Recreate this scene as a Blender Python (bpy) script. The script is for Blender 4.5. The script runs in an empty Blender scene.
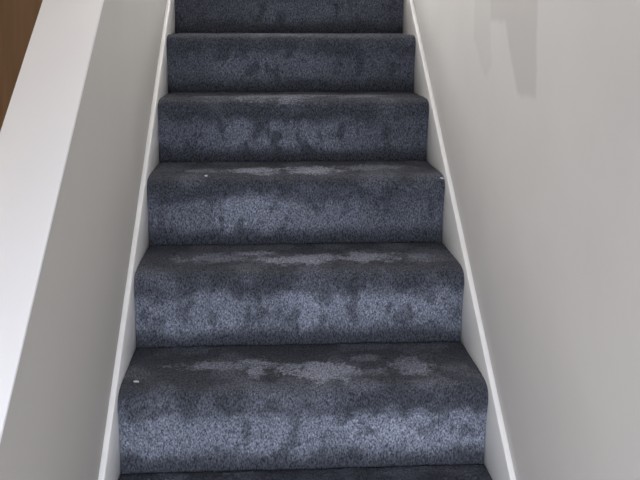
import bpy, math
import numpy as np
from mathutils import Vector, Matrix, noise

scene = bpy.context.scene
COL = scene.collection
rng = np.random.default_rng(7)

# ------------------------------------------------------------------ dimensions (metres)
HALF = 0.4215        # half the clear width between the string boards
ST = 0.0135          # string board thickness
WX = HALF + ST       # wall planes at x = +-WX
G, RISE = 0.258, 0.1984
NOSE = 0.0293
SLOPE = RISE / G
FLOOR = -2 * RISE
K0, K1 = -1, 11      # risers, counted so that riser 1 starts at z = 0
H_STR = 0.233        # top of the string boards above the line z = SLOPE*y
H_CAP = 1.187        # top of the capping above that line
CAP_X0, CAP_X1 = -0.549, -0.4255
CEIL = 2.02
TOP = 4.6

# ------------------------------------------------------------------ helpers
def link(name, mesh, mat=None, parent=None):
    o = bpy.data.objects.new(name, mesh)
    COL.objects.link(o)
    if mat: mesh.materials.append(mat)
    if parent: o.parent = parent
    return o

def struct(o):
    o['kind'] = 'structure'
    return o

def prism(name, poly, axis, a, b, mat, parent=None, bevel=0.0):
    """extrude a polygon of 2-D points along an axis between a and b"""
    def P(p, t):
        return {'x': (t, p[0], p[1]), 'y': (p[0], t, p[1]), 'z': (p[0], p[1], t)}[axis]
    n = len(poly)
    v = [P(p, a) for p in poly] + [P(p, b) for p in poly]
    f = [tuple(range(n)), tuple(range(2 * n - 1, n - 1, -1))]
    f += [(i, i + n, (i + 1) % n + n, (i + 1) % n) for i in range(n)]
    m = bpy.data.meshes.new(name)
    m.from_pydata(v, [], f)
    import bmesh
    bm = bmesh.new(); bm.from_mesh(m)
    bmesh.ops.recalc_face_normals(bm, faces=bm.faces)
    if bevel:
        bmesh.ops.bevel(bm, geom=list(bm.edges), offset=bevel, segments=3, affect='EDGES', profile=0.5)
        for fc in bm.faces: fc.smooth = True
    bm.to_mesh(m); bm.free()
    return link(name, m, mat, parent)

def box(name, x, y, z, mat, parent=None, bevel=0.0):
    return prism(name, [(x[0], y[0]), (x[1], y[0]), (x[1], y[1]), (x[0], y[1])], 'z', z[0], z[1], mat, parent, bevel)

def fbm(P, scale, octaves=3):
    """cheap vectorised value noise on 2-D points, result about 0..1"""
    out = np.zeros(len(P)); amp = 1.0; tot = 0
    for o in range(octaves):
        q = P * scale * 2 ** o + 17.3 * o
        i = np.floor(q).astype(np.int64); fr = q - i; fr = fr * fr * (3 - 2 * fr)
        def h(a, b):
            n = (a * 374761393 + b * 668265263 + o * 1442695) & 0xffffffff
            n = ((n ^ (n >> 13)) * 1274126177) & 0xffffffff
            return ((n ^ (n >> 16)) & 0xffff) / 65535.0
        v = (h(i[:, 0], i[:, 1]) * (1 - fr[:, 0]) + h(i[:, 0] + 1, i[:, 1]) * fr[:, 0]) * (1 - fr[:, 1]) \
          + (h(i[:, 0], i[:, 1] + 1) * (1 - fr[:, 0]) + h(i[:, 0] + 1, i[:, 1] + 1) * fr[:, 0]) * fr[:, 1]
        out += amp * v; tot += amp; amp *= 0.55
    return out / tot

def sstep(a, b, x):
    t = np.clip((x - a) / (b - a), 0, 1)
    return t * t * (3 - 2 * t)

# ------------------------------------------------------------------ materials
def new_mat(name):
    m = bpy.data.materials.new(name); m.use_nodes = True
    nt = m.node_tree
    return m, nt, nt.nodes['Principled BSDF']

def node(nt, kind, **kw):
    n = nt.nodes.new(kind)
    for k, v in kw.items():
        setattr(n, k, v)
    return n

def paint(name, col, rough=0.6, mottle=0.03, bump=0.08, scale=260, attr=None, attr_col=None):
    m, nt, b = new_mat(name)
    tc = node(nt, 'ShaderNodeTexCoord')
    n1 = node(nt, 'ShaderNodeTexNoise'); n1.inputs['Scale'].default_value = 5; n1.inputs['Detail'].default_value = 4
    nt.links.new(tc.outputs['Object'], n1.inputs['Vector'])
    r = node(nt, 'ShaderNodeValToRGB')
    r.color_ramp.elements[0].position = 0.3; r.color_ramp.elements[1].position = 0.7
    r.color_ramp.elements[0].color = (*[c * (1 - mottle) for c in col], 1)
    r.color_ramp.elements[1].color = (*[min(1, c * (1 + mottle)) for c in col], 1)
    nt.links.new(n1.outputs['Fac'], r.inputs['Fac'])
    out = r.outputs['Color']
    if attr:
        at = node(nt, 'ShaderNodeAttribute'); at.attribute_name = attr
        mx = node(nt, 'ShaderNodeMix', data_type='RGBA')
        nt.links.new(at.outputs['Fac'], mx.inputs['Factor'])
        nt.links.new(out, mx.inputs['A']); mx.inputs['B'].default_value = (*attr_col, 1)
        out = mx.outputs['Result']
    nt.links.new(out, b.inputs['Base Color'])
    b.inputs['Roughness'].default_value = rough
    n2 = node(nt, 'ShaderNodeTexNoise'); n2.inputs['Scale'].default_value = scale; n2.inputs['Detail'].default_value = 2
    nt.links.new(tc.outputs['Object'], n2.inputs['Vector'])
    bp = node(nt, 'ShaderNodeBump'); bp.inputs['Strength'].default_value = bump; bp.inputs['Distance'].default_value = 0.001
    nt.links.new(n2.outputs['Fac'], bp.inputs['Height'])
    nt.links.new(bp.outputs['Normal'], b.inputs['Normal'])
    return m

def carpet_material():
    m, nt, b = new_mat('blue_grey_cut_pile')
    tc = node(nt, 'ShaderNodeTexCoord')
    # yarn-to-yarn fleck
    mp = node(nt, 'ShaderNodeMapping'); mp.inputs['Rotation'].default_value = (0, -0.55, 0); mp.inputs['Scale'].default_value = (1.25, 1.0, 0.62)
    nt.links.new(tc.outputs['Object'], mp.inputs['Vector'])
    n1 = node(nt, 'ShaderNodeTexNoise'); n1.inputs['Scale'].default_value = 250; n1.inputs['Detail'].default_value = 3
    nt.links.new(mp.outputs['Vector'], n1.inputs['Vector'])
    r = node(nt, 'ShaderNodeValToRGB')
    e = r.color_ramp.elements
    e[0].position = 0.34; e[0].color = (*CARPET_DARK, 1)
    e[1].position = 0.70; e[1].color = (*CARPET_LIGHT, 1)
    nt.links.new(n1.outputs['Fac'], r.inputs['Fac'])
    # pile tone: brushed one way it looks paler, with painted shade on top
    at = node(nt, 'ShaderNodeAttribute'); at.attribute_name = 'pile_lay_shade'
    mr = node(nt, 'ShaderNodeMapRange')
    mr.inputs['To Min'].default_value = LAY_SHADE_MIN; mr.inputs['To Max'].default_value = LAY_SHADE_MAX
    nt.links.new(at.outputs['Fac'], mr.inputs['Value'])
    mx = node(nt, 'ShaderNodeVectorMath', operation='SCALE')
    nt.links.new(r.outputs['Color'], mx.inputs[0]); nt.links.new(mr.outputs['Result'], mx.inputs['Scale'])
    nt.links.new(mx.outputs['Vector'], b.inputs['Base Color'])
    b.inputs['Roughness'].default_value = 0.95
    b.inputs['Specular IOR Level'].default_value = 0.15
    b.inputs['Sheen Weight'].default_value = SHEEN
    b.inputs['Sheen Roughness'].default_value = 0.5
    b.inputs['Sheen Tint'].default_value = (0.75, 0.8, 1.0, 1)
    n2 = node(nt, 'ShaderNodeTexNoise'); n2.inputs['Scale'].default_value = 420; n2.inputs['Detail'].default_value = 2
    nt.links.new(tc.outputs['Object'], n2.inputs['Vector'])
    bp = node(nt, 'ShaderNodeBump'); bp.inputs['Strength'].default_value = 0.6; bp.inputs['Distance'].default_value = 0.003
    nt.links.new(n2.outputs['Fac'], bp.inputs['Height']); nt.links.new(bp.outputs['Normal'], b.inputs['Normal'])
    return m

def wood_material(name, dark, light, rough=0.45):
    m, nt, b = new_mat(name)
    tc = node(nt, 'ShaderNodeTexCoord')
    mp = node(nt, 'ShaderNodeMapping'); mp.inputs['Scale'].default_value = (14, 14, 0.9)
    nt.links.new(tc.outputs['Object'], mp.inputs['Vector'])
    n = node(nt, 'ShaderNodeTexNoise'); n.inputs['Scale'].default_value = 2.2; n.inputs['Detail'].default_value = 6
    n.inputs['Distortion'].default_value = 0.6
    nt.links.new(mp.outputs['Vector'], n.inputs['Vector'])
    r = node(nt, 'ShaderNodeValToRGB')
    r.color_ramp.elements[0].position = 0.3; r.color_ramp.elements[0].color = (*dark, 1)
    r.color_ramp.elements[1].position = 0.7; r.color_ramp.elements[1].color = (*light, 1)
    nt.links.new(n.outputs['Fac'], r.inputs['Fac']); nt.links.new(r.outputs['Color'], b.inputs['Base Color'])
    b.inputs['Roughness'].default_value = rough
    return m

CARPET_DARK = (0.046, 0.050, 0.063)
CARPET_LIGHT = (0.250, 0.265, 0.322)
LAY_SHADE_MIN, LAY_SHADE_MAX, SHEEN = 0.37, 2.05, 0.08

M_CARPET = carpet_material()
M_WALL = paint('warm_white_emulsion', (0.64, 0.625, 0.61), 0.75, 0.015, 0.10)
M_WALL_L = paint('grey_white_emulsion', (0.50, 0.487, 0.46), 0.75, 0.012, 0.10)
M_WALL_R = paint('patched_white_emulsion', (0.675, 0.657, 0.643), 0.75, 0.02, 0.10, attr='touch_up', attr_col=(0.515, 0.495, 0.478))
M_CAP = paint('white_gloss_capping', (0.92, 0.90, 0.895), 0.35, 0.008, 0.02)
M_GLOSS = paint('white_satin_woodwork', (0.85, 0.84, 0.825), 0.35, 0.008, 0.02)
M_WOOD = wood_material('brown_stained_wood', (0.36, 0.185, 0.072), (0.47, 0.245, 0.098))
M_FLOOR = wood_material('hall_laminate', (0.20, 0.14, 0.09), (0.34, 0.25, 0.17))
M_BRASS, _nt, _b = new_mat('brushed_brass')
_b.inputs['Base Color'].default_value = (0.7, 0.55, 0.3, 1); _b.inputs['Metallic'].default_value = 1; _b.inputs['Roughness'].default_value = 0.35
M_BOARD = paint('dark_underlay', (0.035, 0.036, 0.042), 0.95, 0.1, 0.1)
M_LINT = paint('white_lint', (0.62, 0.66, 0.66), 0.9, 0.05, 0.2, 900)

# ------------------------------------------------------------------ carpeted steps
# profile of one step in (y, z), from the foot of the riser, over the nosing, to the foot of the next riser
PROFILE = [(0.002, -0.004), (-0.0008, 0.006), (-0.0025, 0.03), (-0.006, 0.07), (-0.0125, 0.105), (-0.0215, 0.135),
           (-0.0278, 0.152), (-NOSE, 0.163), (-0.0280, 0.175), (-0.0228, 0.1845), (-0.012, 0.1915), (0.006, 0.1957), (0.035, 0.1978),
           (0.08, RISE), (0.14, RISE - 0.0005), (0.20, RISE), (G - 0.008, RISE), (G + 0.002, RISE - 0.004)]
N_RISER_END = 8    # profile points up to the foremost nosing point belong to the riser

def resample(pts, step):
    """Catmull-Rom through the points, then even spacing"""
    p = np.array(pts, float)
    p = np.vstack([2 * p[0] - p[1], p, 2 * p[-1] - p[-2]])
    dense = []; mark = 0
    for i in range(1, len(p) - 2):
        t = np.linspace(0, 1, 40, endpoint=False)[:, None]
        a, b_, c, d = p[i - 1], p[i], p[i + 1], p[i + 2]
        ta = 0.5
        l1, l2, l3 = [np.linalg.norm(x) ** ta for x in (b_ - a, c - b_, d - c)]
        m1 = l2 * ((b_ - a) / l1 - (c - a) / (l1 + l2) + (c - b_) / l2)
        m2 = l2 * ((c - b_) / l2 - (d - b_) / (l2 + l3) + (d - c) / l3)
        dense.append((2 * t**3 - 3 * t**2 + 1) * b_ + (t**3 - 2 * t**2 + t) * m1 + (-2 * t**3 + 3 * t**2) * c + (t**3 - t**2) * m2)
        if i == N_RISER_END: mark = sum(len(x) for x in dense[:-1])
    dense = np.vstack(dense + [p[-2][None]])
    s = np.r_[0, np.cumsum(np.linalg.norm(np.diff(dense, axis=0), axis=1))]
    n = max(12, int(s[-1] / step))
    q = np.linspace(0, s[-1], n + 1)
    pr = np.c_[np.interp(q, s, dense[:, 0]), np.interp(q, s, dense[:, 1])]
    return pr, int(np.searchsorted(q, s[mark])), q, s[mark]

# scuffs and footprints in the pile: step -> (x, distance back from the nosing, half width, half length, amount)
FOOT = {
    0: [(0.20, 0.12, 0.07, 0.05, .5), (0.26, 0.10, 0.08, 0.02, .6)],
    1: [(-0.19, 0.165, 0.11, 0.030, .60), (-0.115, 0.185, 0.06, 0.030, .75), (-0.115, 0.13, 0.022, 0.050, .65), (0.04, 0.13, 0.085, 0.065, .85),
        (0.27, 0.14, 0.05, 0.055, .50), (0.16, 0.20, 0.04, 0.025, .35), (0.17, 0.11, 0.04, 0.025, .25)],
    2: [(-0.22, 0.16, 0.11, 0.050, .50), (-0.02, 0.13, 0.10, 0.045, .95), (0.06, 0.16, 0.07, 0.03, .8), (0.19, 0.15, 0.09, 0.05, .85), (-0.12, 0.20, 0.07, 0.03, .7), (0.33, 0.15, 0.04, 0.05, .5)],
    3: [(-0.115, 0.13, 0.075, 0.06, 1.0), (0.05, 0.14, 0.09, 0.065, 1.1), (0.23, 0.17, 0.10, 0.05, .55), (-0.27, 0.13, 0.05, 0.04, .45)],
    4: [(-0.05, 0.12, 0.16, 0.09, .9), (0.22, 0.12, 0.10, 0.06, .6), (-0.26, .1, .06, .04, .5)],
    5: [(0.0, 0.12, 0.22, 0.08, .6)],
}

BRUSHED = {1: (0.10, 0.42, 0.40), 2: (-0.06, 0.50, 0.35), 3: (-0.10, 0.36, 0.60), 4: (-0.02, 0.28, 0.55), 5: (-0.08, 0.30, 0.5), 6: (0.1, 0.4, 0.5)}

def carpet_strip(k, step):
    pr, isplit, s, s_split = resample(PROFILE, step)
    nx = int(2 * HALF / step)
    xs = np.linspace(-HALF + 0.0004, HALF - 0.0004, nx + 1)
    ns = len(pr)
    T = np.gradient(pr, axis=0); T /= np.linalg.norm(T, axis=1)[:, None]
    Nrm = np.c_[-T[:, 1], T[:, 0]]                     # outward (towards the stair user / up)
    S, X = np.meshgrid(s, xs, indexing='ij')
    flat = np.c_[X.ravel() + 3.1 * k, S.ravel() + 5.7 * k]
    tuft = rng.random(S.size) * 0.55 + fbm(flat, 140, 2) * 0.9
    soft = fbm(flat, 14, 3) - 0.5
    amp = 0.0042
    d = (tuft - 0.75) * amp + soft * 0.004
    # keep the cut edge of the carpet tidy against the boards, feet of the risers tight
    d = d.reshape(S.shape)
    edge = sstep(0, 0.02, HALF - np.abs(X))
    d = d * (0.35 + 0.65 * edge) - 0.003 * (1 - edge)
    ends = sstep(0, 0.012, S) * sstep(0, 0.012, s[-1] - S)
    d *= 0.3 + 0.7 * ends
    lean = (rng.random(S.size).reshape(S.shape) - 0.5) * step * 0.9 * edge
    Y = pr[:, 0][:, None] + Nrm[:, 0][:, None] * d + (k - 1) * G
    Z = pr[:, 1][:, None] + Nrm[:, 1][:, None] * d + (k - 1) * RISE + (rng.random(S.shape) - 0.5) * step * 0.25 * ends
    # the pile puffs out against the boards at the nosing and is tucked in at the foot of each riser
    tuck = 0.0035 * (1 - sstep(0.0, 0.11, S)) + 0.002 * sstep(s[-1] - 0.08, s[-1], S)
    X2 = X * (1 - tuck / HALF)
    co = np.stack([np.clip(X2 + lean, -HALF + 2e-4, HALF - 2e-4), Y, Z], -1)
    # pile direction plus painted shade: 0 = pile lying towards the viewer (deep tone), 1 = brushed away (pale)
    back = S - s_split                                  # metres over the nosing, negative down the riser
    wob = (fbm(flat, 30, 4).reshape(S.shape) - 0.5) * 1.35 + (fbm(flat + 5, 150, 2).reshape(S.shape) - 0.5) * 0.8
    blot = sstep(0.54, 0.74, fbm(flat * [1.3, 0.8], 22, 3)).reshape(S.shape)
    sweep = sstep(0.30, 0.62, fbm(flat * [0.8, 1.2] + 40, 6, 2)).reshape(S.shape)
    lay_shade = (0.54 + 0.26 * sweep) * (1 - (0.60 if k < 4 else 0.85) * blot)
    bx, bw, ba = BRUSHED.get(k, (0, 1, 0))               # which side of the riser has been brushed up
    lay_shade *= 1 - ba * sstep(0.3, 1.2, np.abs(X - bx + 0.10 * (fbm(flat + 11, 12, 3).reshape(S.shape) - 0.5)) / bw)
    tread_lay = 0.00 + 0.18 * sstep(0.42, 0.72, fbm(flat, 13, 4)).reshape(S.shape)
    for fx, fb, hw, hl, a in FOOT.get(k, []):
        rr = np.sqrt(((X - fx) / hw) ** 2 + ((back - fb) / hl) ** 2) + wob
        tread_lay = np.maximum(tread_lay, a * (1 - sstep(0.5, 1.2, rr)))
    wt = sstep(-0.052, -0.006, back + 0.05 * (fbm(flat + 3, 30, 3).reshape(S.shape) - 0.5) + 0.035 * (fbm(flat + 8, 9, 2).reshape(S.shape) - 0.5))
    lay_shade = lay_shade * (1 - wt) + tread_lay * wt
    lay_shade *= [1, 1.12, 0.97, .84, .56, .36, .26, .24][max(0, min(k, 7))]      # light fading up the flight is painted in here, besides less brushed pile
    lay_shade *= 0.04 + 0.96 * sstep(0.022, 0.066, S + 0.03 * (fbm(flat, 20, 2).reshape(S.shape) - 0.5))  # crease shadow painted along the foot of each riser
    lay_shade = lay_shade * (0.62 + 0.76 * rng.random(S.shape)) + 0.03 * rng.random(S.shape)   # every yarn end catches a little differently
    return co, lay_shade, isplit

def grid_object(name, co, lay_shade, mat, parent):
    a, b = co.shape[:2]
    idx = np.arange(a * b).reshape(a, b)
    f = np.stack([idx[:-1, :-1], idx[:-1, 1:], idx[1:, 1:], idx[1:, :-1]], -1).reshape(-1, 4)
    m = bpy.data.meshes.new(name)
    m.vertices.add(a * b); m.vertices.foreach_set('co', co.reshape(-1).astype(np.float32))
    m.loops.add(f.size); m.loops.foreach_set('vertex_index', f.reshape(-1).astype(np.int32))
    m.polygons.add(len(f)); m.polygons.foreach_set('loop_start', np.arange(0, f.size, 4, dtype=np.int32))
    m.update(calc_edges=True)
    m.polygons.foreach_set('use_smooth', np.ones(len(f), dtype=bool))
    at = m.attributes.new('pile_lay_shade', 'FLOAT', 'POINT'); at.data.foreach_set('value', lay_shade.reshape(-1).astype(np.float32))
    return link(name, m, mat, parent)

stairs = bpy.data.objects.new('staircase', None); COL.objects.link(stairs)
stairs.location = (0, (K0 - 1) * G, FLOOR)
stairs['label'] = 'straight staircase carpeted in blue-grey cut pile between white string boards'
stairs['category'] = 'staircase'
OFF = Vector((0, (K0 - 1) * G, FLOOR))
def under(o, p=stairs):
    o.parent = p; o.matrix_parent_inverse = Matrix.Translation(-OFF); return o

LAST = 7
for k in range(K0, LAST + 1):
    # the boarded step under the carpet, then its two strips of carpet
    y0, z0 = (k - 1) * G, (k - 1) * RISE
    e = prism('step', [(y0 + 0.012, z0 - 0.02), (y0 + 0.008, z0 + 0.10), (y0 - 0.008, z0 + 0.155), (y0 - 0.010, z0 + 0.172), (y0 + 0.01, z0 + RISE - 0.011),
                       (y0 + G + 0.011, z0 + RISE - 0.011), (y0 + G + 0.011, z0 - 0.02)], 'x', -HALF + 0.0003, HALF - 0.0003, M_BOARD)
    under(e); inv = Matrix()
    st = 0.0026 if k < 5 else 0.0032
    co, lay_shade, i = carpet_strip(k, st)
    r = grid_object('riser', co[:i + 1], lay_shade[:i + 1], M_CARPET, e); r.matrix_parent_inverse = e.matrix_parent_inverse.inverted() @ Matrix.Translation(-OFF)
    t = grid_object('tread', co[i:], lay_shade[i:], M_CARPET, e); t.matrix_parent_inverse = e.matrix_parent_inverse.inverted() @ Matrix.Translation(-OFF)

Y_LO, Y_HI = (K0 - 1) * G - 0.05, (LAST) * G + 0.12
def stringer(x0, x1):
    lo = FLOOR + 0.001
    yb = (lo - (-0.13)) / SLOPE
    poly = [(Y_LO, lo), (yb if yb > Y_LO else Y_LO + .05, lo), (Y_HI, SLOPE * Y_HI - 0.13), (Y_HI, SLOPE * Y_HI + H_STR), (Y_LO, SLOPE * Y_LO + H_STR)]
    return prism('string_board', poly, 'x', x0, x1, M_GLOSS, None, 0.0022)
under(stringer(HALF, WX - 0.0002)); under(stringer(-WX + 0.0002, -HALF))

# ------------------------------------------------------------------ walls of the stairwell
# right wall: a fine grid round the touched-up paint so that the marks have clean shapes
def inside(poly, P):
    r = np.zeros(len(P), bool); n = len(poly)
    for i in range(n):
        (x1, y1), (x2, y2) = poly[i], poly[(i + 1) % n]
        c = ((y1 > P[:, 1]) != (y2 > P[:, 1])) & (P[:, 0] < (x2 - x1) * (P[:, 1] - y1) / (y2 - y1 + 1e-12) + x1)
        r ^= c
    return r
def right_wall():
    ys = np.unique(np.r_[-2.7, -2, -1.2, np.linspace(-0.6, 0.5, 260), 1, 2, 4.5])
    zs = np.unique(np.r_[FLOOR, 0, 0.5, np.linspace(0.7, 1.5, 200), 2, 3, TOP])
    Y, Z = np.meshgrid(ys, zs, indexing='ij')
    P = np.c_[Y.ravel(), Z.ravel()]
    Pw = P + np.c_[(fbm(P, 18, 2) - 0.5) * 0.03, (fbm(P + 9, 18, 2) - 0.5) * 0.03]
    main = [(-0.326, 0.880), (-0.190, 0.880), (-0.140, 0.955), (-0.09, 1.03), (0.045, 1.035), (0.05, 1.40), (-0.322, 1.40)]
    soft1 = [(0.03, 0.93), (0.09, 0.90), (0.20, 0.98), (0.20, 1.40), (0.045, 1.40), (0.05, 1.02)]
    soft2 = [(-0.44, 0.80), (-0.36, 0.78), (-0.35, 1.4), (-0.5, 1.4)]
    v = np.zeros(len(P))
    v = np.maximum(v, 0.30 * inside(soft1, Pw)); v = np.maximum(v, 0.62 * inside(main, P * 0.6 + Pw * 0.4))
    v = v.reshape(Y.shape)
    for _ in range(4):
        v[1:-1, 1:-1] = (v[1:-1, 1:-1] * 2 + v[:-2, 1:-1] + v[2:, 1:-1] + v[1:-1, :-2] + v[1:-1, 2:]) / 6
    n, m_ = Y.shape
    front = np.stack([np.full(Y.size, WX), Y.ravel(), Z.ravel()], -1)
    me = bpy.data.meshes.new('wall_right')
    idx = np.arange(n * m_).reshape(n, m_)
    fs = [tuple(q) for q in np.stack([idx[:-1, :-1], idx[:-1, 1:], idx[1:, 1:], idx[1:, :-1]], -1).reshape(-1, 4)]
    bk = [(WX + 0.12, y, z) for y, z in ((ys[0], zs[0]), (ys[0], zs[-1]), (ys[-1], zs[-1]), (ys[-1], zs[0]))]
    b0 = n * m_
    fs.append((b0 + 3, b0 + 2, b0 + 1, b0))
    fs.append(tuple(idx[:, 0]) + (b0 + 3, b0)); fs.append(tuple(idx[::-1, -1]) + (b0 + 1, b0 + 2))
    fs.append(tuple(idx[0, ::-1]) + (b0, b0 + 1)); fs.append(tuple(idx[-1, :]) + (b0 + 2, b0 + 3))
    me.from_pydata([tuple(p) for p in front] + bk, [], fs)
    at = me.attributes.new('touch_up', 'FLOAT', 'POINT')
    at.data.foreach_set('value', np.r_[v.ravel(), np.zeros(4)].astype(np.float32))
    return struct(link('wall_right', me, M_WALL_R))
right_wall()

# half wall on the left with its sloping capping board
YA, YB = -1.12, 3.0
CT = 0.009
hw_x0 = CAP_X0 + 0.010
struct(prism('wall_left', [(YA, FLOOR), (YB, FLOOR), (YB, SLOPE * YB + H_CAP - CT * 1.25), (YA, SLOPE * YA + H_CAP - CT * 1.25)],
             'x', hw_x0, -WX, M_WALL_L))
struct(prism('trim_1', [(YA - 0.01, SLOPE * (YA - 0.01) + H_CAP - CT * 1.25), (YB, SLOPE * YB + H_CAP - CT * 1.25),
                        (YB, SLOPE * YB + H_CAP), (YA - 0.01, SLOPE * (YA - 0.01) + H_CAP)],
             'x', CAP_X0, CAP_X1, M_CAP, None, 0.002))

# ------------------------------------------------------------------ the hall round the stairs
HX = -1.85
struct(box('floor', (HX - 0.1, WX + 0.12), (-2.7, 4.6), (FLOOR - 0.1, FLOOR), M_FLOOR))
struct(box('wall_hall', (HX - 0.1, HX), (-2.7, 4.6), (FLOOR, TOP), M_WALL))
struct(box('wall_back', (HX, WX), (4.5, 4.6), (FLOOR, TOP), M_WALL))
struct(box('ceiling', (HX - 0.1, WX + 0.12), (-2.7, 4.6), (TOP, TOP + 0.1), M_WALL))
struct(box('ceiling_1', (HX, WX), (-2.6, -0.75), (CEIL, CEIL + 0.2), M_WALL))
struct(box('ceiling_2', (HX, hw_x0), (-0.75, 4.5), (CEIL, CEIL + 0.2), M_WALL))
# wall at the end of the passage with the brown door
DY = 1.75
D0, D1, DZ = -1.52, -0.72, FLOOR + 2.0
struct(prism('wall_passage', [(HX, FLOOR), (D0, FLOOR), (D0, DZ), (D1, DZ), (D1, FLOOR), (hw_x0, FLOOR), (hw_x0, CEIL), (HX, CEIL)], 'y', DY, DY + 0.12, M_WALL))
struct(box('door_1', (D0 + 0.001, D1 - 0.001), (DY + 0.02, DY + 0.06), (FLOOR + 0.004, DZ - 0.001), M_WOOD))
# front wall behind the camera; the glazed front door lets the daylight in
FY = -2.6
W0, W1, WZ0, WZ1 = -0.55, 0.35, FLOOR + 0.15, FLOOR + 2.0
struct(prism('wall_front', [(HX, FLOOR), (W0, FLOOR), (W0, WZ1), (W1, WZ1), (W1, FLOOR), (WX, FLOOR), (WX, TOP), (HX, TOP)], 'y', FY - 0.1, FY, M_WALL))
struct(prism('door_2', [(W0, FLOOR + 0.004), (W1, FLOOR + 0.004), (W1, WZ0), (W0, WZ0)], 'y', FY - 0.06, FY - 0.02, M_GLOSS))

# ------------------------------------------------------------------ lint on the carpet
def lint(at, size, seed, label, lean=0):
    r = np.random.default_rng(seed)
    cu = bpy.data.curves.new('lint_fleck', 'CURVE'); cu.dimensions = '3D'
    cu.bevel_depth = size * 0.13; cu.bevel_resolution = 2
    for j in range(4):
        sp = cu.splines.new('NURBS'); sp.points.add(4)
        for i, p in enumerate(sp.points):
            q = (r.random(3) - 0.5) * size * [1.5, 1.0, 0.6]
            p.co = (q[0], q[1], q[2] + size * 0.3, 1)
        sp.use_endpoint_u = True; sp.order_u = 3
    cu.materials.append(M_LINT)
    tmp = bpy.data.objects.new('lint_fleck_curve', cu)
    me = bpy.data.meshes.new_from_object(tmp); bpy.data.objects.remove(tmp)
    o = bpy.data.objects.new('lint_fleck', me); COL.objects.link(o)
    o.location = at
    o['label'] = label; o['category'] = 'lint'; o['group'] = 'flecks of lint on the carpet'
LINT = [((-0.387, 0.028, RISE - 0.002), 0.009, 1, 'white scrap of lint on the lowest full step, close to the left string board'),
        ((-0.257, 0.502, 3 * RISE - 0.001), 0.007, 2, 'pale speck of lint on the left half of the third full step from the bottom'),
        ((0.412, 0.493, 3 * RISE - 0.012), 0.008, 3, 'white fleck of lint on the third full step, against the right string board')]
for a in LINT: lint(*a)

# ------------------------------------------------------------------ light
w = bpy.data.worlds.new('World'); scene.world = w; w.use_nodes = True
bg = w.node_tree.nodes['Background']; bg.inputs['Color'].default_value = (0.75, 0.85, 1.0, 1); bg.inputs['Strength'].default_value = 0.3

def area(name, loc, target, size, energy, col):
    l = bpy.data.lights.new(name, 'AREA'); l.shape = 'RECTANGLE'; l.size, l.size_y = size; l.energy = energy; l.color = col
    o = bpy.data.objects.new(name, l); COL.objects.link(o); o.location = loc
    o.rotation_euler = (Vector(target) - Vector(loc)).to_track_quat('-Z', 'Y').to_euler()
    return o
d = area('front_door_daylight', ((W0 + W1) / 2, FY + 0.01, 0.4), (0, 0, -0.2), (W1 - W0, 1.2), 16, (0.93, 1.0, 1.14))
d.data.spread = 1.8
area('landing_window_daylight', (-0.2, 4.45, 3.3), (-0.2, 0, 3.0), (1.1, 1.2), 400, (1.0, 0.995, 0.985))
area('hall_window_daylight', (HX + 0.03, -0.35, 1.2), (WX, -0.25, 0.3), (0.9, 1.0), 4, (0.97, 1.0, 1.05))
area('passage_ceiling_lamp', (-1.3, -0.7, CEIL - 0.03), (-1.3, -0.7, 0), (0.3, 0.3), 2.4, (1.2, 0.93, 0.62))

# ------------------------------------------------------------------ camera
F, YAW, PIT, ROLL = 901.5, 0.0607, 0.034, 0.0022
cam = bpy.data.cameras.new('camera'); cam.sensor_width = 36; cam.lens = F / 640 * 36
cam.shift_x = 0; cam.shift_y = -182.78 / 640
cam.clip_start = 0.02
co_ = bpy.data.objects.new('camera', cam); COL.objects.link(co_)
fwd = Vector((math.sin(YAW) * math.cos(PIT), math.cos(YAW) * math.cos(PIT), -math.sin(PIT)))
right = Vector((math.cos(YAW), -math.sin(YAW), 0)); up = right.cross(fwd)
r2 = math.cos(ROLL) * right + math.sin(ROLL) * up; u2 = -math.sin(ROLL) * right + math.cos(ROLL) * up
M = Matrix((r2, u2, -fwd)).transposed().to_4x4(); M.translation = (-0.0908, -2.0429, 1.0175)
co_.matrix_world = M
scene.camera = co_

vs = scene.view_settings
vs.view_transform = 'Standard'; vs.look = 'None'; vs.gamma = 1.0; vs.use_curve_mapping = False
vs.exposure = 0.0
